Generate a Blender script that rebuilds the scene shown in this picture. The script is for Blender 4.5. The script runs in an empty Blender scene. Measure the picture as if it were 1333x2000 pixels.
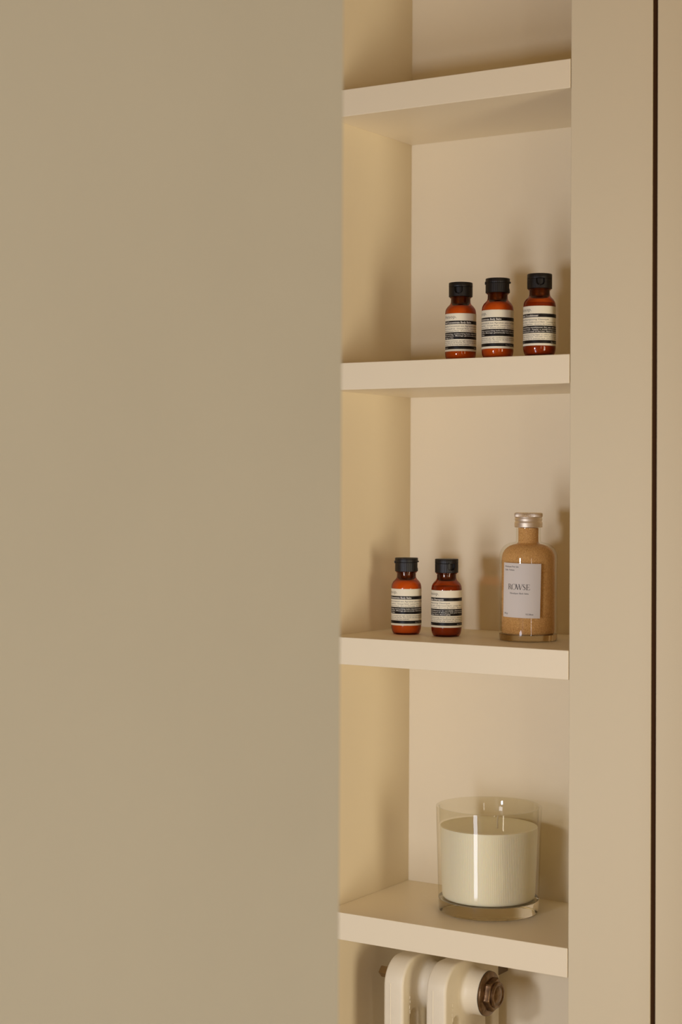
import bpy, bmesh, math, random
from mathutils import Vector, Matrix
random.seed(4)
D2R = math.pi / 180
# ------------------------------------------------------------------ camera, world, lights, exposure
sc = bpy.context.scene
COL = sc.collection
Z0 = 0.92                      # height of the lowest shelf above the floor
CAM = Vector((0.786366, -1.68126, Z0 + 0.479619))
yaw, pitch, roll = 32.47 * D2R, 0.689 * D2R, 0.286 * D2R
cr = Vector((math.cos(yaw), math.sin(yaw), 0)); cd = Vector((-math.sin(yaw), math.cos(yaw), 0)); cu = Vector((0, 0, 1))
fd = cd * math.cos(pitch) + cu * math.sin(pitch); fu = cu * math.cos(pitch) - cd * math.sin(pitch)
fr = cr * math.cos(roll) + fu * math.sin(roll); fu2 = fu * math.cos(roll) - cr * math.sin(roll)
cam_d = bpy.data.cameras.new('camera'); cam = bpy.data.objects.new('camera', cam_d); COL.objects.link(cam)
cam.matrix_world = Matrix(((fr.x, fu2.x, -fd.x, CAM.x), (fr.y, fu2.y, -fd.y, CAM.y), (fr.z, fu2.z, -fd.z, CAM.z), (0, 0, 0, 1)))
cam_d.sensor_fit = 'VERTICAL'; cam_d.sensor_height = 36.0; cam_d.lens = 3440.15 * 36 / 2000
cam_d.shift_y = -(1000 - 909.84) / 2000
cam_d.clip_start = 0.05
cam_d.dof.use_dof = True; cam_d.dof.focus_distance = 1.97; cam_d.dof.aperture_fstop = 5.8
sc.camera = cam

w = bpy.data.worlds.new('world'); sc.world = w; w.use_nodes = True
w.node_tree.nodes['Background'].inputs[0].default_value = (1.0, 0.86, 0.66, 1); w.node_tree.nodes['Background'].inputs[1].default_value = 0.25

def area(name, loc, tgt, sx, sy, power, col):
    l = bpy.data.lights.new(name, 'AREA'); l.shape = 'RECTANGLE'; l.size = sx; l.size_y = sy
    l.energy = power; l.color = col
    o = bpy.data.objects.new(name, l); COL.objects.link(o); o.location = loc
    o.rotation_euler = (Vector(tgt) - Vector(loc)).to_track_quat('-Z', 'Y').to_euler()
    return o
YW = -1.55                     # plane of the small window that lights the niche, hidden behind the partition
area('daylight_upper_pane', (-0.26, YW + 0.02, 1.31), (-0.26, 0, 1.31), 0.13, 0.16, 4.6, (0.98, 1.02, 1.17))
area('daylight_lower_pane', (-0.17, YW + 0.02, 0.80), (-0.17, 0, 0.80), 0.24, 0.64, 5.0, (0.98, 1.02, 1.17))
area('warm_side_fill', (3.14, -1.5, 0.80), (0.2, -1.0, 1.0), 0.9, 1.4, 47.0, (1.0, 0.91, 0.73))  # added warm fill lamp, unseen, brightens the partition and the left panel
area('daylight_far_window', (2.5, -3.14, 1.2), (0.0, 0, 1.2), 0.16, 0.9, 3.5, (1.0, 0.98, 0.95))
sc.view_settings.view_transform = 'Standard'; sc.view_settings.look = 'None'
sc.view_settings.gamma = 1.0; sc.view_settings.use_curve_mapping = False
sc.view_settings.exposure = 0.0

# ------------------------------------------------------------------ materials
def new_mat(name):
    m = bpy.data.materials.new(name); m.use_nodes = True
    nt = m.node_tree; return m, nt, nt.nodes, nt.links, nt.nodes['Principled BSDF']
def plain(name, col, rough=0.5, metal=0.0, bump=0.0, bscale=200.0, var=0.0, vscale=6.0, spec=None, coat=0.0):
    m, nt, N, L, b = new_mat(name)
    b.inputs['Base Color'].default_value = (*col, 1); b.inputs['Roughness'].default_value = rough; b.inputs['Metallic'].default_value = metal
    if spec is not None: b.inputs['Specular IOR Level'].default_value = spec
    if coat: b.inputs['Coat Weight'].default_value = coat
    tc = N.new('ShaderNodeTexCoord')
    if var:
        n = N.new('ShaderNodeTexNoise'); n.inputs['Scale'].default_value = vscale; n.inputs['Detail'].default_value = 4
        L.new(tc.outputs['Object'], n.inputs['Vector'])
        r = N.new('ShaderNodeValToRGB'); r.color_ramp.elements[0].position = 0.3; r.color_ramp.elements[1].position = 0.7
        r.color_ramp.elements[0].color = (*[c * (1 - var) for c in col], 1); r.color_ramp.elements[1].color = (*[min(1, c * (1 + var)) for c in col], 1)
        L.new(n.outputs['Fac'], r.inputs['Fac']); L.new(r.outputs['Color'], b.inputs['Base Color'])
    if bump:
        n2 = N.new('ShaderNodeTexNoise'); n2.inputs['Scale'].default_value = bscale; n2.inputs['Detail'].default_value = 3
        L.new(tc.outputs['Object'], n2.inputs['Vector'])
        bp = N.new('ShaderNodeBump'); bp.inputs['Strength'].default_value = bump; bp.inputs['Distance'].default_value = 0.001
        L.new(n2.outputs['Fac'], bp.inputs['Height']); L.new(bp.outputs['Normal'], b.inputs['Normal'])
    return m
def shell(name, col, gloss=0.03, ior=1.45, edge=None):
    """thin clear wall: tinted see-through with a Fresnel gloss on its outer side"""
    m = bpy.data.materials.new(name); m.use_nodes = True; nt = m.node_tree; N, L = nt.nodes, nt.links
    N.remove(N['Principled BSDF']); out = N['Material Output']
    t = N.new('ShaderNodeBsdfTransparent'); t.inputs[0].default_value = (*col, 1)
    if edge:
        lw = N.new('ShaderNodeLayerWeight'); lw.inputs[0].default_value = 0.5
        rp_ = N.new('ShaderNodeValToRGB'); rp_.color_ramp.elements[0].position = 0.15; rp_.color_ramp.elements[0].color = (*col, 1)
        rp_.color_ramp.elements[1].position = 0.95; rp_.color_ramp.elements[1].color = (*edge, 1)
        L.new(lw.outputs['Facing'], rp_.inputs['Fac']); L.new(rp_.outputs['Color'], t.inputs[0])
    g = N.new('ShaderNodeBsdfGlossy'); g.inputs['Roughness'].default_value = gloss
    f = N.new('ShaderNodeFresnel'); f.inputs[0].default_value = ior
    geo = N.new('ShaderNodeNewGeometry'); inv = N.new('ShaderNodeMath'); inv.operation = 'SUBTRACT'; inv.inputs[0].default_value = 1
    L.new(geo.outputs['Backfacing'], inv.inputs[1])
    mu = N.new('ShaderNodeMath'); mu.operation = 'MULTIPLY'; L.new(f.outputs[0], mu.inputs[0]); L.new(inv.outputs[0], mu.inputs[1])
    mx = N.new('ShaderNodeMixShader'); L.new(mu.outputs[0], mx.inputs[0]); L.new(t.outputs[0], mx.inputs[1]); L.new(g.outputs[0], mx.inputs[2])
    L.new(mx.outputs[0], out.inputs[0])
    return m
def glass(name, col=(1, 1, 1), rough=0.0, ior=1.5):
    m, nt, N, L, b = new_mat(name)
    b.inputs['Base Color'].default_value = (*col, 1); b.inputs['Roughness'].default_value = rough
    b.inputs['Transmission Weight'].default_value = 1; b.inputs['IOR'].default_value = ior
    return m

PAINT = (0.93, 0.80, 0.565)
M = {}
M['paint'] = plain('cream_satin_paint', PAINT, 0.42, bump=0.03, bscale=700, spec=0.45)
M['trim'] = plain('cream_paint_darkened', (0.76, 0.65, 0.44), 0.5, bump=0.03, bscale=700, spec=0.2)  # same cream paint, darkened to offset the strong light on the fronts
M['paint_in'] = plain('cream_matt_paint', PAINT, 0.6, bump=0.06, bscale=700, spec=0.2)
M['plaster'] = plain('taupe_wall_paint', (0.625, 0.615, 0.56), 0.8, bump=0.12, bscale=420, var=0.012, vscale=9, spec=0.15)
M['room'] = plain('warm_room_paint', (0.58, 0.42, 0.24), 0.8, spec=0.1)
M['floor'] = plain('pale_stone_floor', (0.42, 0.32, 0.21), 0.4, var=0.05, vscale=3)
M['dark'] = plain('dark_core_gap_shade', (0.055, 0.024, 0.009), 0.9, spec=0.05)  # dark cabinet body; in the gap this colour stands in for shade
M['frame'] = plain('white_window_frame', (0.8, 0.76, 0.68), 0.4)
M['pane'] = shell('window_glass', (0.97, 0.98, 0.97))
M['amber'] = shell('amber_plastic', (0.87, 0.37, 0.11), 0.05, 1.5, (0.40, 0.085, 0.02))
M['lotion'] = plain('cream_lotion', (0.80, 0.62, 0.42), 0.6)
M['gel'] = plain('amber_gel', (0.30, 0.15, 0.10), 0.5)
M['capblack'] = plain('black_plastic', (0.010, 0.007, 0.005), 0.40, bump=0.04, bscale=900, spec=0.35)
M['neckdark'] = plain('dark_insert', (0.03, 0.016, 0.01), 0.4)
M['lab'] = plain('label_paper', (0.90, 0.82, 0.62), 0.55, spec=0.2)
M['ink'] = plain('black_ink', (0.010, 0.007, 0.005), 0.45, spec=0.25)
M['inkgrey'] = plain('grey_ink', (0.09, 0.075, 0.055), 0.6, spec=0.2)
M['white'] = plain('label_white_print', (0.80, 0.74, 0.62), 0.5)
M['rlab'] = plain('white_label', (0.82, 0.74, 0.64), 0.6, spec=0.15)
M['rink'] = plain('brown_black_ink', (0.05, 0.03, 0.02), 0.5)
M['alu'] = plain('brushed_aluminium', (0.86, 0.74, 0.58), 0.50, 1.0, bump=0.03, bscale=1500)
M['clear'] = shell('clear_glass_wall', (0.955, 0.945, 0.90), 0.015, 1.5)
M['solid'] = glass('thick_clear_glass', (0.93, 0.90, 0.82))
M['saltglass'] = glass('sandy_thick_glass', (0.66, 0.50, 0.28), 0.08)
M['wick'] = plain('cotton_wick', (0.72, 0.62, 0.45), 0.9)
M['enamel'] = plain('cream_enamel', (0.90, 0.79, 0.58), 0.45, bump=0.10, bscale=260, var=0.02, vscale=60)
M['bronze'] = plain('tarnished_brass', (0.24, 0.15, 0.08), 0.28, 0.9, var=0.35, vscale=160, bump=0.25, bscale=300)
M['brass'] = plain('dull_brass', (0.45, 0.31, 0.15), 0.4, 0.9)
M['gasket'] = plain('black_gasket', (0.03, 0.025, 0.02), 0.6)
M['steel'] = plain('grey_bracket_steel', (0.22, 0.16, 0.10), 0.5, 0.5)
# wax: pale, slightly translucent
m, nt, N, L, b = new_mat('pale_wax'); M['wax'] = m
b.inputs['Base Color'].default_value = (0.95, 0.87, 0.65, 1); b.inputs['Roughness'].default_value = 0.45
b.inputs['Subsurface Weight'].default_value = 0.35; b.inputs['Subsurface Radius'].default_value = (1.0, 0.8, 0.5); b.inputs['Subsurface Scale'].default_value = 0.006
# bath salt grains
m, nt, N, L, b = new_mat('orange_bath_salt'); M['salt'] = m
tc = N.new('ShaderNodeTexCoord')
v = N.new('ShaderNodeTexVoronoi'); v.inputs['Scale'].default_value = 1500; L.new(tc.outputs['Object'], v.inputs['Vector'])
r = N.new('ShaderNodeValToRGB'); e = r.color_ramp.elements
e[0].position = 0.0; e[0].color = (0.62, 0.27, 0.07, 1); e[1].position = 1.0; e[1].color = (0.98, 0.60, 0.22, 1)
L.new(v.outputs['Color'], r.inputs['Fac'])
v2 = N.new('ShaderNodeTexVoronoi'); v2.inputs['Scale'].default_value = 520; L.new(tc.outputs['Object'], v2.inputs['Vector'])
r2 = N.new('ShaderNodeValToRGB'); e = r2.color_ramp.elements
e[0].position = 0.12; e[0].color = (0.22, 0.09, 0.03, 1); e[1].position = 0.20; e[1].color = (1, 1, 1, 1)
n3 = N.new('ShaderNodeTexNoise'); n3.inputs['Scale'].default_value = 300; L.new(tc.outputs['Object'], n3.inputs['Vector'])
ad = N.new('ShaderNodeMath'); ad.operation = 'MULTIPLY_ADD'; ad.inputs[1].default_value = 0.9; ad.inputs[2].default_value = -0.28
L.new(n3.outputs['Fac'], ad.inputs[0])
ad2 = N.new('ShaderNodeMath'); ad2.operation = 'ADD'; L.new(v2.outputs['Distance'], ad2.inputs[0]); L.new(ad.outputs[0], ad2.inputs[1])
L.new(ad2.outputs[0], r2.inputs['Fac'])
mx = N.new('ShaderNodeMix'); mx.data_type = 'RGBA'; mx.blend_type = 'MULTIPLY'; mx.inputs[0].default_value = 0.8
L.new(r.outputs['Color'], mx.inputs[6]); L.new(r2.outputs['Color'], mx.inputs[7]); L.new(mx.outputs[2], b.inputs['Base Color'])
b.inputs['Roughness'].default_value = 0.8
bp = N.new('ShaderNodeBump'); bp.inputs['Strength'].default_value = 0.5; bp.inputs['Distance'].default_value = 0.0006
L.new(v.outputs['Distance'], bp.inputs['Height']); L.new(bp.outputs['Normal'], b.inputs['Normal'])

# ------------------------------------------------------------------ mesh helpers (metres)
def obj(name, me, mat, parent=None, loc=None, rotz=0.0):
    o = bpy.data.objects.new(name, me); COL.objects.link(o)
    if mat is not None and not me.materials: me.materials.append(M[mat])
    if parent is not None: o.parent = parent
    if loc is not None: o.location = loc
    o.rotation_euler.z = rotz
    return o
def tag(o, label, cat, group=None):
    o['label'] = label; o['category'] = cat
    if group: o['group'] = group
    return o
def thing(name, label, cat, loc, group=None, rotz=0.0):
    o = bpy.data.objects.new(name, None); COL.objects.link(o); o.location = loc; o.rotation_euler.z = rotz
    o.empty_display_size = 0.02
    return tag(o, label, cat, group)
def struct(o, label=None):
    o['kind'] = 'structure'
    if label: o['label'] = label
    return o
def finish(bm, name, smooth=True, sharp=35):
    bmesh.ops.recalc_face_normals(bm, faces=bm.faces)
    me = bpy.data.meshes.new(name); bm.to_mesh(me); bm.free()
    if smooth:
        for p in me.polygons: p.use_smooth = True
        me.set_sharp_from_angle(angle=sharp * D2R)
    return me
def boxes(name, lst, bev=0.0, seg=2):
    bm = bmesh.new()
    for (x0, x1, y0, y1, z0, z1) in lst:
        t = bmesh.ops.create_cube(bm, size=1)
        for vv in t['verts']:
            vv.co = Vector(((x0 + x1) / 2 + vv.co.x * (x1 - x0), (y0 + y1) / 2 + vv.co.y * (y1 - y0), (z0 + z1) / 2 + vv.co.z * (z1 - z0)))
    if bev: bmesh.ops.bevel(bm, geom=bm.edges[:], offset=bev, segments=seg, affect='EDGES', profile=0.5)
    return finish(bm, name, False)
def box(name, x0, x1, y0, y1, z0, z1, bev=0.0): return boxes(name, [(x0, x1, y0, y1, z0, z1)], bev)
def lathe(name, prof, segs=96, rmod=None, caps=(True, True), axis='Z', sharp=35, closed=False):
    """prof: list of (radius, height) in metres, bottom to top"""
    bm = bmesh.new(); rings = []
    for (rad, h) in prof:
        ring = []
        for i in range(segs):
            a = 2 * math.pi * i / segs
            rr = rad if rmod is None else rmod(rad, h, a, i)
            p = Vector((rr * math.sin(a), -rr * math.cos(a), h))
            if axis == 'X': p = Vector((p.z, p.x, p.y))
            ring.append(bm.verts.new(p))
        rings.append(ring)
    pairs = list(zip(rings[:-1], rings[1:]))
    if closed: pairs.append((rings[-1], rings[0]))
    for a, b2 in pairs:
        for i in range(segs):
            j = (i + 1) % segs
            bm.faces.new((a[i], a[j], b2[j], b2[i]))
    if not closed:
        if caps[0]: bm.faces.new(rings[0])
        if caps[1]: bm.faces.new(rings[-1])
    return finish(bm, name, True, sharp)
def mm(prof): return [(a / 1000, b2 / 1000) for a, b2 in prof]

# text outlines -> flat 2D triangles (x, y in mm)
_tc = {}
def text2d(body, size, bold=0.0, space=1.0):
    key = (body, size, bold, space)
    if key in _tc: return _tc[key]
    cu_ = bpy.data.curves.new('t', 'FONT'); cu_.body = body; cu_.size = size; cu_.offset = bold; cu_.space_character = space
    cu_.resolution_u = 3; cu_.fill_mode = 'FRONT' if hasattr(cu_, 'fill_mode') and False else cu_.fill_mode
    cu_.dimensions = '2D'
    o = bpy.data.objects.new('t', cu_); COL.objects.link(o)
    dg = bpy.context.evaluated_depsgraph_get(); ev = o.evaluated_get(dg); me = ev.to_mesh()
    vs = [(vv.co.x, vv.co.y) for vv in me.vertices]; fs = [tuple(p.vertices) for p in me.polygons]
    ev.to_mesh_clear(); bpy.data.objects.remove(o); bpy.data.curves.remove(cu_)
    _tc[key] = (vs, fs); return vs, fs
class Print:
    """flat print collected in mm, wrapped on a cylinder of radius R mm"""
    def __init__(s): s.v = []; s.f = []
    def add(s, vs, fs, dx=0, dy=0):
        n = len(s.v); s.v += [(x + dx, y + dy) for x, y in vs]; s.f += [tuple(i + n for i in f) for f in fs]
    def text(s, body, x, y, size, bold=0.0, width=None, right=False, space=1.0):
        vs, fs = text2d(body, size, bold, space)
        if not vs: return
        x1 = max(p[0] for p in vs); x0 = min(p[0] for p in vs); k = 1.0
        if width: k = width / (x1 - x0)
        if right: x = x - (x1 - x0) * k
        s.add([((px - x0) * k, py) for px, py in vs], fs, x, y)
    def rect(s, x0, x1, y0, y1, n=1):
        vs = []; fs = []
        for i in range(n + 1):
            x = x0 + (x1 - x0) * i / n; vs += [(x, y0), (x, y1)]
        for i in range(n): fs.append((2 * i, 2 * i + 2, 2 * i + 3, 2 * i + 1))
        s.add(vs, fs)
    def wrap(s, name, R, rot=0.0, thick=0.0):
        c, sn = math.cos(rot), math.sin(rot); out = []
        for x, y in s.v:
            xx, yy = x * c - y * sn, x * sn + y * c
            a = xx / R; out.append((R * math.sin(a) / 1000, -R * math.cos(a) / 1000, yy / 1000))
        me = bpy.data.meshes.new(name); me.from_pydata(out, [], s.f); me.update()
        return me

# ------------------------------------------------------------------ the setting
XL, DEP, T, S = -0.3006, 0.1853, 0.0306, 0.310
CEIL = 2.60
struct(obj('floor', box('floor', -1.7, 3.3, -3.3, 0.3, -0.05, 0.0), 'floor'))
struct(obj('ceiling', box('ceiling', -1.7, 3.3, -3.3, 0.3, CEIL, CEIL + 0.05), 'room'))
struct(obj('wall_niche_back', box('wall_niche_back', -0.36, 0.0966, DEP, DEP + 0.03, 0.0, CEIL), 'paint_in'))
struct(obj('wall_niche_left', box('wall_niche_left', -0.36, XL, 0.0, DEP, 0.0, CEIL), 'paint_in'))
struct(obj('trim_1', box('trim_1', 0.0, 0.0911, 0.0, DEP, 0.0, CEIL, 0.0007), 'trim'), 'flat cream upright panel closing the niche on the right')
struct(obj('wall_back', box('wall_back', -1.6, -0.36, 0.0, DEP + 0.03, 0.0, CEIL), 'room'))
struct(obj('wall_left', box('wall_left', -1.7, -1.6, -3.3, DEP + 0.03, 0.0, CEIL), 'room'))
struct(obj('wall_right', box('wall_right', 3.2, 3.3, -3.3, DEP + 0.03, 0.0, CEIL), 'room'))
# partition whose end the camera looks past
PX, PY = 0.0889, -0.5839
struct(obj('wall_partition', box('wall_partition', PX - 0.06, PX, -3.2, PY, 0.0, CEIL, 0.0015), 'plaster'), 'blurred taupe wall filling the left half of the picture')
# wall with the small window that lights the niche (behind the partition), wall behind the camera with its window, frame of the added side fill
PI = PX - 0.06
WX0, WX1, WZ0, WZ1 = -0.40, 0.01, 0.42, 1.45
struct(obj('wall_front', boxes('wall_front', [(-1.6, WX0, YW - 0.1, YW, 0, CEIL), (WX0, PI, YW - 0.1, YW, WZ1, CEIL), (WX0, PI, YW - 0.1, YW, 0.0, WZ0), (WX1, PI, YW - 0.1, YW, WZ0, WZ1)]), 'room'))
struct(obj('wall_front_right', boxes('wall_front_right', [(PX, 2.35, -3.3, -3.2, 0, CEIL), (2.65, 3.2, -3.3, -3.2, 0, CEIL), (2.35, 2.65, -3.3, -3.2, 0, 0.70), (2.35, 2.65, -3.3, -3.2, 1.70, CEIL)]), 'room'))
def window(name, lst, panes):
    o = struct(obj(name, boxes(name, lst, 0.002), 'frame'))
    for p in panes: obj('pane', box('pane', *p), 'pane', o)
f0, f1 = YW - 0.06, YW - 0.02
window('window_1', [(WX0, WX0 + 0.03, f0, f1, WZ0, WZ1), (WX1 - 0.03, WX1, f0, f1, WZ0, WZ1), (WX0 + 0.03, WX1 - 0.03, f0, f1, WZ0, WZ0 + 0.03), (WX0 + 0.03, WX1 - 0.03, f0, f1, WZ1 - 0.03, WZ1), (WX0 + 0.03, WX1 - 0.03, f0, f1, 1.13, 1.20)],
       [(WX0 + 0.03, WX1 - 0.03, YW - 0.042, YW - 0.038, WZ0 + 0.03, 1.13), (WX0 + 0.03, WX1 - 0.03, YW - 0.042, YW - 0.038, 1.20, WZ1 - 0.03)])
window('window_2', [(2.35, 2.40, -3.27, -3.2, 0.70, 1.70), (2.60, 2.65, -3.27, -3.2, 0.70, 1.70), (2.40, 2.60, -3.27, -3.2, 0.70, 0.74), (2.40, 2.60, -3.27, -3.2, 1.66, 1.70)], [(2.40, 2.60, -3.24, -3.236, 0.74, 1.66)])
window('side_fill_frame', [(3.16, 3.20, -2.01, -1.97, 0.04, 1.56), (3.16, 3.20, -1.03, -0.99, 0.04, 1.56), (3.16, 3.20, -1.97, -1.03, 0.04, 0.08), (3.16, 3.20, -1.97, -1.03, 1.52, 1.56)], [(3.178, 3.182, -1.97, -1.03, 0.08, 1.52)])  # made-up window frame around the side fill lamp, on a closed wall

# tall cabinet to the right of the dark gap
cb = thing('tall_cabinet', 'tall flat cream cabinet cut by the right picture edge, beyond the thin dark gap', 'cabinet', (0.62, 0.0, 0.0))
obj('body', box('body', -0.500, 0.50, 0.026, DEP, 0.0, CEIL), 'dark', cb)
obj('gap_shade_strip', box('gap_shade_strip', -0.5289, -0.5234, 0.0016, 0.10, 0.0, CEIL - 0.01), 'dark', cb)  # dark strip added inside the gap, its colour imitates the shade there
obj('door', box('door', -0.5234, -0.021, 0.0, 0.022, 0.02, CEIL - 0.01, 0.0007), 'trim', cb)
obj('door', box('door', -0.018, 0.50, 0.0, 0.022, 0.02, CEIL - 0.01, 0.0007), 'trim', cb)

# shelves
names = ['lowest thick cream shelf holding the candle, above the radiator', 'thick cream shelf holding the pink salt bottle and two amber bottles',
         'thick cream shelf holding the row of three amber bottles', 'empty topmost thick cream shelf near the upper picture edge']
for k in range(4):
    zt = Z0 + k * S
    me = box('shelf', XL, -0.0007, 0.0, DEP, -T, 0.0, 0.0006)
    tag(obj('shelf', me, 'paint', None, (0, 0, zt)), names[k], 'shelf', 'shelves of the niche')
struct(obj('shading_top_board', box('shading_top_board', XL, 0.0, 0.0, DEP, Z0 + 4 * S - T, Z0 + 4 * S), 'paint'))  # unseen board over the niche, added to shade the top compartment

# ------------------------------------------------------------------ small amber bottles
BR = 17.4
body_prof = [(12.0, 0.9), (13.2, 0.15), (14.0, 0.0), (14.6, 0.25), (15.5, 1.6), (16.4, 3.6), (17.0, 6.0), (17.3, 8.6), (17.4, 11.0), (17.4, 53.0), (17.25, 54.8),
             (16.9, 57.3), (16.1, 59.2), (15.0, 60.9), (13.7, 62.3), (12.5, 63.5), (11.5, 64.9), (11.05, 66.5), (10.95, 68.5), (10.95, 70.6), (11.3, 71.0), (12.1, 71.3), (12.1, 72.1), (11.2, 72.4), (10.9, 72.6)]
fill_prof = [(0.5, 1.6), (12.6, 1.6), (14.2, 2.4), (15.6, 4.4), (16.3, 7.0), (16.7, 11.0), (16.75, 54.0), (16.5, 55.6), (15.9, 57.4), (14.9, 59.2), (13.4, 60.9), (11.8, 62.2), (9.5, 62.6), (5.0, 61.8), (0.5, 61.6)]
fill_prof2 = [(0.5, 1.6), (12.6, 1.6), (14.2, 2.4), (15.6, 4.4), (16.3, 7.0), (16.7, 11.0), (16.75, 54.0), (16.3, 56.0), (15.6, 57.2), (10.0, 57.0), (0.5, 57.0)]
me_body = lathe('bottle_body', mm(body_prof), 96)
me_fill = lathe('lotion', mm(fill_prof), 64); me_fill2 = lathe('gel', mm(fill_prof2), 64)
me_ins = lathe('neck_insert', mm([(6.5, 62.9), (9.2, 63.4), (10.4, 65.2), (10.6, 67.0), (10.6, 72.4)]), 48)
# cap base with finely ribbed wall and a thumb recess at angle 0 (towards -Y)
CR = 13.2
def cap_r(rad, h, a, i):
    if rad < CR / 1000 - 0.0012: return rad
    aa = (a + math.pi) % (2 * math.pi) - math.pi
    x = aa * CR; hz = h * 1000
    inside = abs(x) < 4.6 and hz > 7.2 - math.sqrt(max(0, 4.6 ** 2 - x * x)) * 0.9
    if inside and hz < 10.3 and 2.0 < hz: return rad - 0.0030
    return rad + (0.00007 if i % 4 < 2 else -0.00007)
cp = [(12.0, 0.0), (13.05, 0.0), (13.2, 0.2)] + [(13.2, 0.6 + 0.5 * q) for q in range(20)] + [(13.15, 10.35), (12.3, 10.4), (2.0, 10.4)]
me_cap = lathe('cap', mm(cp), 192, cap_r)
def lid_r(rad, h, a, i):
    aa = (a + math.pi) % (2 * math.pi) - math.pi
    if rad > 0.0125 and abs(aa * CR) < 3.6 and h * 1000 < 1.4: return rad + 0.0011      # thumb lip
    if rad > 0.0125: return rad + (0.00006 if i % 4 < 2 else -0.00006)
    return rad
me_lid = lathe('cap_lid', mm([(2.0, 0.0), (12.4, 0.0), (13.15, 0.05), (13.25, 0.25), (13.25, 0.9), (13.25, 1.35), (13.25, 1.6), (13.25, 4.5), (13.05, 4.95), (12.5, 5.15), (2.0, 5.15)]), 192, lid_r)
me_hinge = box('hinge', -0.0030, 0.0030, 0.0124, 0.01405, 0.0094, 0.0122, 0.0003)
# labels: x = 0 at the full stop of the maker's word
LR = BR + 0.12; X0 = -18.0; LBOT, LH = 10.8, 42.0
def line(y): return LBOT + LH - y                        # y: mm below the label's top edge
def make_label(title, tw, sub, subw, l3, l4, bl, ll):
    base = Print(); base.rect(X0 - 2.0, X0 + 66, LBOT, LBOT + LH, 96)
    bands = []
    for a, b2 in ((8.2, 12.0), (21.0, 28.7), (36.3, 39.7)):
        band = Print(); band.rect(X0 - 0.6, X0 + 64.5, line(b2), line(a), 96); bands.append(band.wrap('label_band', LR + 0.05))
    dk = Print(); wt = Print()
    dk.text('Aesop.', X0, line(5.4), 5.1, -0.035, width=18.0)
    wt.text(title, X0 + 0.3, line(11.15), 2.75, 0.07, width=tw)
    dk.text(sub, X0, line(15.1), 2.45, 0.0, width=subw)
    dk.text(l3[0], X0, line(17.8), 1.95, 0.0, width=l3[1]); dk.text(l4[0], X0, line(20.2), 1.95, 0.0, width=l4[1])
    for q, (t_, w_) in enumerate(bl): wt.text(t_, X0 + 0.3, line(23.5 + 2.15 * q), 1.9, 0.03, width=w_)
    for q, (t_, w_) in enumerate(ll): dk.text(t_, X0, line(31.2 + 2.05 * q), 1.9, 0.0, width=w_)
    wt.text('aesop.com', X0 + 0.3, line(38.8), 1.5, 0.0); wt.text('50 mL  1.7 fl.oz', X0 + 40.5, line(38.8), 1.5, 0.0)
    return (base.wrap('label', LR), bands, dk.wrap('label_print', LR + 0.06), wt.wrap('label_print', LR + 0.10))
LAB = {}
LAB['balm'] = make_label('Rind Concentrate Body Balm', 35.0, 'Baume Concentré aux Agrumes pour le Corps', 56.0,
    ('Pink Grapefruit · Orange Rind · Lemon Rind', 47.0), ("Pamplemousse Rose · Ecorce d'Orange · Ecorce de Citron", 60.0),
    [('A hydrating, moisturising balm blended with Citrus and', 62.0), ('Nut extracts. Massage generously into hands, elbows', 62.0), ('or legs to feet.', 14.5)],
    [("Un baume hydratant qui agit rapidement aux extraits d'agrumes", 63.0), ('et au beurre de Karité. Au sortir du bain ou de la douche,', 63.0), ('appliquer sur le corps bien hydraté.', 33.0)])
LAB['cond'] = make_label('Classic Conditioner', 25.5, 'Après-Shampooing Classique', 37.0,
    ('Cedar Atlas · Cedarwood Bark · Lavender Stem', 50.0), ('Lavande Argentée · Ecorce de Cèdre · Tige de Lavande', 60.0),
    [('A smoothing conditioner for use after shampoo on', 62.0), ('all types hair. Apply a small amount to wet hair', 62.0), ('to the mid and ends of the hair. Rinse thoroughly.', 52.0)],
    [("Après-shampooing léger à utiliser après le shampooing", 63.0), ('sur les cheveux. Verser une petite quantité dans', 63.0), ('la main et de la pointe aux cheveux. Rincer bien.', 61.0)])
LAB['sham'] = make_label('Classic Shampoo', 23.5, 'Shampooing Classique', 31.0,
    ('Cedar Leaf · Cedarwood Bark · Juniper Berry', 50.0), ('Bois de Santal · Ecorce de Cèdre · Baie de Genièvre', 60.0),
    [('A mild shampoo to carefully cleanse the scalp and', 62.0), ('a small amount of shampoo into your hands and massage', 62.0), ('the scalp. Rinse thoroughly.', 32.0)],
    [("Un shampooing doux qui nettoie délicatement le cuir", 63.0), ('Verser une petite quantité de shampooing dans les', 63.0), ('mains et masser le cuir chevelu. Rincer abondamment.', 62.0)])
def amber_bottle(x, y, k, kind, lab_a, cap_a, label):
    z = Z0 + k * S
    phi = math.atan2(CAM.x - x, -(CAM.y - y))              # bearing of the viewer as seen from the bottle
    t = thing('amber_bottle', label, 'bottle', (x, y, z), 'small amber toiletry bottles')
    obj('bottle_body', me_body, 'amber', t)
    obj('contents', me_fill if kind == 'balm' else me_fill2, 'lotion' if kind == 'balm' else 'gel', t)
    obj('neck_insert', me_ins, 'neckdark', t)
    lb = obj('label', LAB[kind][0], 'lab', t, None, phi + lab_a * D2R); lb['label'] = 'cream paper label with black bands'
    for bd in LAB[kind][1]: obj('label_band', bd, 'ink', lb)
    obj('label_print', LAB[kind][2], 'inkgrey', lb); obj('label_print', LAB[kind][3], 'white', lb)
    c = obj('cap', me_cap, 'capblack', t, (0, 0, 0.0725), phi + cap_a * D2R); c['label'] = 'black flip-top cap'
    obj('cap_lid', me_lid, 'capblack', c, (0, 0, 0.0106)); obj('hinge', me_hinge, 'capblack', c)
    return t
amber_bottle(-0.1567, 0.0483, 2, 'balm', -15.3, -11, 'amber body balm bottle, leftmost of the row of three')
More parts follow.
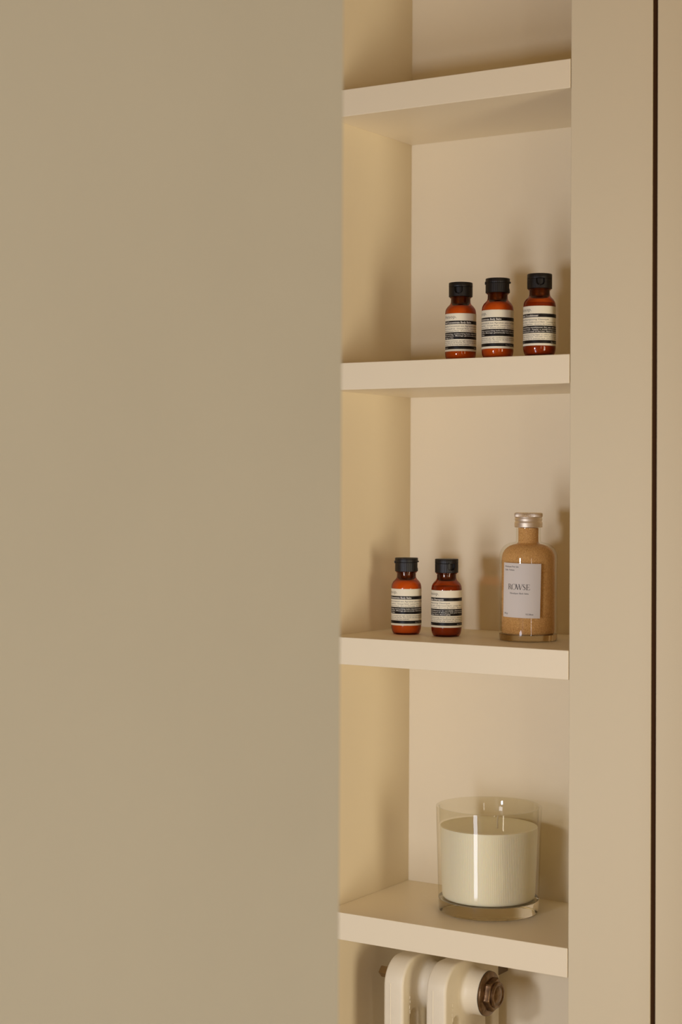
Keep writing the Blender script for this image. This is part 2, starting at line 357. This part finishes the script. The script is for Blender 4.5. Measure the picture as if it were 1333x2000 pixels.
amber_bottle(-0.1027, 0.0337, 2, 'balm', -43.0, 92, 'amber body balm bottle, in the middle of the row of three')
amber_bottle(-0.0452, 0.0198, 2, 'cond', -28.8, 4, 'dark amber conditioner bottle at the right end of the row of three')
amber_bottle(-0.2451, 0.0822, 1, 'balm', -37.4, 94, 'orange amber body balm bottle, left of the pair beside the salt bottle')
amber_bottle(-0.1925, 0.0831, 1, 'sham', -29.7, 26, 'dark amber shampoo bottle standing between a balm bottle and the salt bottle')

# ------------------------------------------------------------------ bath salt bottle
RX, RY, RZ = -0.0943, 0.0941, Z0 + S
rb = thing('salt_bottle', 'clear glass bottle of orange bath salt with a white label and silver cap', 'bottle', (RX, RY, RZ))
outer = [(29.5, 1.0), (31.0, 0.2), (31.8, 0.6), (32.4, 2.0), (32.4, 92.0), (32.2, 95.0), (31.4, 98.2), (30.0, 101.2), (28.0, 103.8), (25.4, 106.0), (22.0, 107.7), (18.5, 108.6), (15.4, 109.1), (14.2, 109.8), (13.75, 111.0), (13.7, 126.5)]
obj('glass_wall', lathe('glass_wall', mm([(32.4, 7.0)] + outer[4:]), 128, caps=(False, False)), 'clear', rb)
obj('glass_base', lathe('glass_base', mm([(22.0, 1.6), (29.5, 0.3), (31.0, 0.0), (31.8, 0.4), (32.35, 2.0), (32.35, 6.9), (31.6, 7.0), (22.0, 6.2), (4.0, 5.6)]), 128), 'saltglass', rb)
salt = [(4.0, 6.0), (22.0, 6.6), (28.0, 7.2), (29.2, 8.6), (29.4, 12.0), (29.5, 90.0), (29.2, 93.5), (28.3, 96.8), (26.6, 99.8), (24.2, 102.5), (20.8, 104.8), (16.5, 106.4), (13.2, 107.2), (11.6, 108.4), (11.2, 110.0), (11.2, 125.0), (4.0, 125.4)]
obj('bath_salt', lathe('bath_salt', mm(salt), 128), 'salt', rb)
kn = [(2.0, 142.0), (14.2, 142.0), (15.1, 141.7), (15.6, 140.9), (15.6, 137.6), (15.2, 137.0), (14.9, 136.4), (14.9, 136.0), (15.3, 135.4), (15.35, 134.4), (15.3, 133.6), (14.85, 132.8), (14.85, 132.4),
      (15.4, 131.6), (15.65, 130.6), (15.65, 128.6), (15.35, 128.4), (15.35, 128.1), (15.6, 127.9), (15.6, 126.4), (15.2, 125.6), (14.0, 125.5)]
def knurl(rad, h, a, i):
    if rad > 0.0154 and 0.1374 < h < 0.1412: return rad + (0.00022 if i % 2 else -0.00022)
    return rad
obj('screw_cap', lathe('screw_cap', mm(kn[::-1]), 192, knurl), 'alu', rb)['label'] = 'ridged silver screw cap'
# label: 46 x 60 mm, turned a little clockwise
RR = 32.52
phi = math.atan2(CAM.x - RX, -(CAM.y - RY))
lp = Print(); lp.rect(-23.0, 23.0, -30.0, 30.0, 48)
lb = obj('label', lp.wrap('label', RR, -1.3 * D2R), 'rlab', rb, (0, 0, 0.0565), phi - 15.8 * D2R); lb['label'] = 'white paper label'
def ring(cx, cy, rx, ry, ix, iy, n=36, a0=0.0, a1=2 * math.pi, px=0.0):
    vs = []; fs = []
    for i in range(n + 1):
        a = a0 + (a1 - a0) * i / n
        vs += [(cx + rx * math.cos(a), cy + ry * math.sin(a)), (cx + px + ix * math.cos(a), cy + iy * math.sin(a))]
    for i in range(n): fs.append((2 * i, 2 * i + 2, 2 * i + 3, 2 * i + 1))
    return vs, fs
def letters(P, x, y, H, W):
    """serif capitals R O W S E, cap height H, total width W"""
    q = []
    def quad(*p): q.append((list(p), [(0, 1, 2, 3)]))
    th, tn = 0.125, 0.05
    # R
    quad((0.07, 0), (0.07 + th, 0), (0.07 + th, 1), (0.07, 1)); quad((0, 0), (0.27, 0), (0.27, 0.04), (0, 0.04)); quad((0, 0.96), (0.3, 0.96), (0.3, 1), (0, 1))
    q.append(ring(0.30, 0.755, 0.27, 0.245, 0.15, 0.205, 20, -math.pi / 2, math.pi / 2)); quad((0.15, 0.51), (0.31, 0.51), (0.31, 0.55), (0.15, 0.55))
    quad((0.27, 0.53), (0.40, 0.53), (0.74, 0.0), (0.58, 0.0)); quad((0.58, 0), (0.80, 0), (0.80, 0.035), (0.58, 0.035))
    # O
    q.append(ring(1.13, 0.5, 0.46, 0.52, 0.335, 0.48, 44))
    # W
    def stroke(xa, xb, ww): quad((xa, 1), (xa + ww, 1), (xb + ww, 0), (xb, 0))
    stroke(1.50, 1.78, 0.135); stroke(2.10, 1.84, 0.05); stroke(1.98, 2.24, 0.135); stroke(2.60, 2.30, 0.05)
    for xa in (1.42, 1.92, 2.48): quad((xa, 0.965), (xa + 0.27, 0.965), (xa + 0.27, 1.0), (xa, 1.0))
    # S
    pts = [(3.12, 0.80, .05), (3.08, 0.92, .05), (2.94, 0.975, .06), (2.80, 0.93, .08), (2.745, 0.80, .11), (2.79, 0.67, .13), (2.94, 0.53, .15), (3.09, 0.40, .14), (3.145, 0.25, .12), (3.09, 0.09, .09), (2.94, 0.02, .06), (2.79, 0.06, .05), (2.73, 0.22, .05)]
    vs = []; fs = []
    for i, (px, py, ww) in enumerate(pts):
        a = pts[max(0, i - 1)]; b2 = pts[min(len(pts) - 1, i + 1)]; dx, dy = b2[0] - a[0], b2[1] - a[1]; l = math.hypot(dx, dy)
        vs += [(px - dy / l * ww / 2, py + dx / l * ww / 2), (px + dy / l * ww / 2, py - dx / l * ww / 2)]
        if i: fs.append((2 * i - 2, 2 * i - 1, 2 * i + 1, 2 * i))
    q.append((vs, fs))
    # E
    quad((3.36, 0), (3.36 + th, 0), (3.36 + th, 1), (3.36, 1)); quad((3.28, 0), (3.92, 0), (3.92, 0.045), (3.28, 0.045)); quad((3.28, 0.955), (3.88, 0.955), (3.88, 1), (3.28, 1)); quad((3.4, 0.49), (3.76, 0.49), (3.76, 0.53), (3.4, 0.53))
    quad((3.86, 0.0), (3.93, 0.0), (3.96, 0.22), (3.92, 0.22)); quad((3.84, 1.0), (3.88, 1.0), (3.90, 0.80), (3.87, 0.80)); quad((3.72, 0.40), (3.76, 0.40), (3.76, 0.62), (3.72, 0.62))
    kx = W / 3.96
    for vs, fs in q: P.add([(a * kx, b2 * H) for a, b2 in vs], fs, x, y)
rp = Print(); letters(rp, -15.0, 0.9, 6.1, 26.0)
obj('brand_print', rp.wrap('brand_print', RR + 0.07, -1.3 * D2R), 'rink', lb)
for nm, tx, x, y, wd in (('product_print', 'Himalayan Bath Salts', -12.6, -4.0, 22.0), ('ingredient_print', 'Himalayan Pink Salt,', -20.6, 25.2, 18.5), ('ingredient_print', 'Cedar, Verbena', -20.6, 21.6, 13.2),
                         ('weight_print', '300 gr', -20.6, -26.6, 5.6), ('weight_print', '10.58oz', 7.0, -26.6, 8.3)):
    rp = Print(); rp.text(tx, x, y, 2.5, 0.012, width=wd)
    obj(nm, rp.wrap(nm, RR + 0.07, -1.3 * D2R), 'rink', lb)

# ------------------------------------------------------------------ candle
cx_, cy_ = -0.1484, 0.1050
cn = thing('jar_candle', 'large pale candle in a clear glass tumbler on the lowest shelf', 'candle', (cx_, cy_, Z0))
def rt(z): return 56.7 + (60.2 - 56.7) * z / 118.0
gw = [(rt(14.6), 14.6)] + [(rt(z), z) for z in (40, 70, 100, 116.5)] + [(60.0, 117.6), (59.2, 118.1), (57.8, 118.1), (57.0, 117.6), (56.5, 116.5)] + [(rt(z) - 3.7, z) for z in (100, 97)]
obj('glass_wall', lathe('glass_wall', mm(gw), 160, caps=(False, False)), 'clear', cn)
gb = [(3.0, 1.2), (48.0, 1.0), (53.0, 0.2), (54.8, 0.0), (56.0, 0.5), (56.6, 1.8), (rt(14.4) - 0.05, 14.4), (55.5, 14.6), (52.0, 14.2), (45.0, 13.2), (3.0, 13.0)]
obj('glass_base', lathe('glass_base', mm(gb), 160), 'solid', cn)
def ribs(rad, h, a, i):
    if rad > 0.052 and 0.019 < h < 0.091: return rad + (0.00009 if i % 4 < 2 else -0.00009)
    return rad
wx = [(3.0, 13.6), (45.0, 13.8), (50.5, 14.8), (52.2, 16.2), (52.6, 18.0), (52.7, 20.0), (rt(50) - 4.2, 50.0), (rt(90) - 4.2, 90.0), (rt(92) - 4.2, 92.5), (rt(95) - 4.3, 95.2), (rt(95) - 5.6, 95.6), (50.0, 94.9), (20.0, 94.6), (2.0, 94.6)]
obj('wax', lathe('wax', mm(wx), 640, ribs, sharp=50), 'wax', cn)
bm = bmesh.new(); prev = None
for i, (dx, dz) in enumerate([(0, 0), (0.2, 4), (-0.1, 8), (0.3, 12), (0.9, 15)]):
    rg = [bm.verts.new(((dx + 0.9 * math.cos(a * math.pi / 4)) / 1000, 0.9 * math.sin(a * math.pi / 4) / 1000, (94 + dz) / 1000)) for a in range(8)]
    if prev:
        for a in range(8): bm.faces.new((prev[a], prev[(a + 1) % 8], rg[(a + 1) % 8], rg[a]))
    prev = rg
bm.faces.new(prev)
obj('wick', finish(bm, 'wick'), 'wick', cn, (0.014, -0.006, 0))

# ------------------------------------------------------------------ radiator under the lowest shelf
ZR = Z0 - 0.0545; RYF, RDEP, RX1, PITCH, RW = 0.035, 0.131, -0.2455, 0.055, 0.0256
rad = thing('radiator', 'cream cast-iron column radiator under the lowest shelf', 'radiator', (RX1, RYF, 0.0))
HC = (0.0605, ZR - 0.0375)                                   # hub axis (depth, height)
def rrect(y0, y1, z0, z1, r0, n=8):
    pts = []
    for (cy, cz, a0) in ((y1 - r0, z1 - r0, 0), (y0 + r0, z1 - r0, 90), (y0 + r0, z0 + r0, 180), (y1 - r0, z0 + r0, 270)):
        for i in range(n + 1):
            a = (a0 + 90 * i / n) * D2R; pts.append((cy + r0 * math.cos(a), cz + r0 * math.sin(a)))
    return pts
def section_mesh():
    cv = bpy.data.curves.new('section', 'CURVE'); cv.dimensions = '2D'; cv.fill_mode = 'BOTH'
    b0 = 0.0035
    cv.extrude = RW / 2 - b0; cv.bevel_depth = b0; cv.bevel_resolution = 3; cv.offset = -b0
    loops = [rrect(0, RDEP, 0.10, ZR, 0.030, 12), rrect(0.0185, 0.0335, 0.2, HC[1] - 0.0215, 0.0074, 8), rrect(0.058, 0.073, 0.2, HC[1] - 0.055, 0.0074, 8), rrect(0.0975, 0.1125, 0.2, HC[1] - 0.0215, 0.0074, 8)]
    for li, lp_ in enumerate(loops):
        if li: lp_ = lp_[::-1]
        s = cv.splines.new('POLY'); s.points.add(len(lp_) - 1); s.use_cyclic_u = True
        for p, (a, b2) in zip(s.points, lp_): p.co = (a, b2, 0, 1)
    o = bpy.data.objects.new('tmp', cv); COL.objects.link(o)
    dg = bpy.context.evaluated_depsgraph_get(); me = bpy.data.meshes.new_from_object(o.evaluated_get(dg))
    bpy.data.objects.remove(o)
    me.transform(Matrix(((0, 0, 1, RW / 2), (1, 0, 0, 0), (0, 1, 0, 0), (0, 0, 0, 1))))
    bm = bmesh.new(); bm.from_mesh(me); bmesh.ops.remove_doubles(bm, verts=bm.verts, dist=1e-6); bpy.data.meshes.remove(me)
    return finish(bm, 'section', True, 40)
me_sec = section_mesh()
me_seam = box('seam_ridge', 0.0085, 0.0098, -0.0004, 0.002, 0.14, ZR - 0.026, 0.0004)
eb = []
for i, (hh, dd) in enumerate([(0.0034, 0.0), (0.0030, 0.0006), (0.0042, -0.0004), (0.0046, 0.0002)]):
    z1 = HC[1] - 0.004 - i * 0.0052; eb.append((0.0, 0.0007, 0.0150 + dd, 0.0168 + dd, z1 - hh, z1))
me_emb = boxes('raised_mark', eb, 0.0003)
hubp = [(33.0, 0.0), (29.5, 0.4), (27.2, 1.6), (25.8, 3.6), (25.2, 6.0), (25.0, 9.0), (25.0, 21.0)]
hub_end = lathe('hub', mm([(33.0, -1.0)] + hubp), 64, axis='X')
hub_mid = lathe('hub', mm([(33.0, -1.0)] + hubp + [(25.0, 26.0), (25.6, 28.0), (29.5, 29.2), (33, 30.4)]), 64, axis='X')
for i in range(2):
    s = obj('section', me_sec, 'enamel', rad, (i * PITCH, 0, 0))
    obj('seam_ridge', me_seam, 'enamel', s)
    obj('raised_mark', me_emb, 'enamel', s, (RW, 0, 0))
    obj('hub', hub_mid if i == 0 else hub_end, 'enamel', s, (RW, HC[0], HC[1]))
px_ = PITCH + RW + 0.021
pl = obj('end_plug', lathe('end_plug', mm([(24.6, 0.0), (24.9, 0.8), (24.6, 2.6), (22.5, 3.6), (18.0, 4.6), (3.0, 4.6)]), 72, axis='X'), 'bronze', rad, (px_, HC[0], HC[1])); pl['label'] = 'tarnished brass hexagonal end plug'
obj('gasket', lathe('gasket', mm([(20.0, -0.6), (25.0, -0.6), (25.0, 0.05), (20.0, 0.05)]), 64, axis='X'), 'gasket', pl)
def hexr(rad_, h, a, i):
    if rad_ < 0.0125: return rad_
    k = (a + 0.30) % (math.pi / 3) - math.pi / 6
    return rad_ * math.cos(math.pi / 6) / math.cos(k)
obj('hex_nut', lathe('hex_nut', mm([(19.2, 4.0), (19.2, 9.6), (18.0, 10.8), (12.0, 11.2), (2.0, 11.2)]), 96, hexr, axis='X', sharp=28), 'bronze', pl)
obj('dome', lathe('dome', mm([(14.5, 11.0), (14.6, 13.0), (13.8, 14.0), (11.8, 14.2), (10.8, 13.2), (10.0, 13.0), (7.0, 14.6), (3.0, 15.3), (0.5, 15.4)]), 64, axis='X'), 'bronze', pl)
obj('boss', lathe('boss', mm([(31.0, 1.0), (27.5, -1.0), (25.4, -3.0), (25.0, -9.0)]), 64, axis='X'), 'enamel', rad, (0, HC[0], HC[1]))
p2 = obj('bleed_plug', lathe('bleed_plug', mm([(10.0, -8.6), (28.0, -8.6), (28.6, -10.0), (28.0, -12.0), (23.0, -13.6), (10.0, -14.0)]), 64, axis='X'), 'bronze', rad, (0, HC[0], HC[1]))
def sqr(rad_, h, a, i):
    k = a % (math.pi / 2) - math.pi / 4
    return rad_ / math.cos(k) if rad_ > 0.002 else rad_
obj('nipple', lathe('nipple', mm([(4.6, -13.0), (4.6, -38.5), (4.0, -39.6), (1.0, -39.6)]), 24, sqr, axis='X'), 'brass', p2, (0, 0, 0.004))
obj('wall_bracket', boxes('wall_bracket', [(0.0775, 0.0815, RDEP - 0.004, DEP - RYF, Z0 - 0.090, Z0 - 0.050)], 0.0006), 'steel', rad)
for i in range(2): obj('foot', box('foot', i * PITCH + 0.004, i * PITCH + 0.0216, 0.008, 0.030, 0.0, 0.108, 0.002), 'enamel', rad)
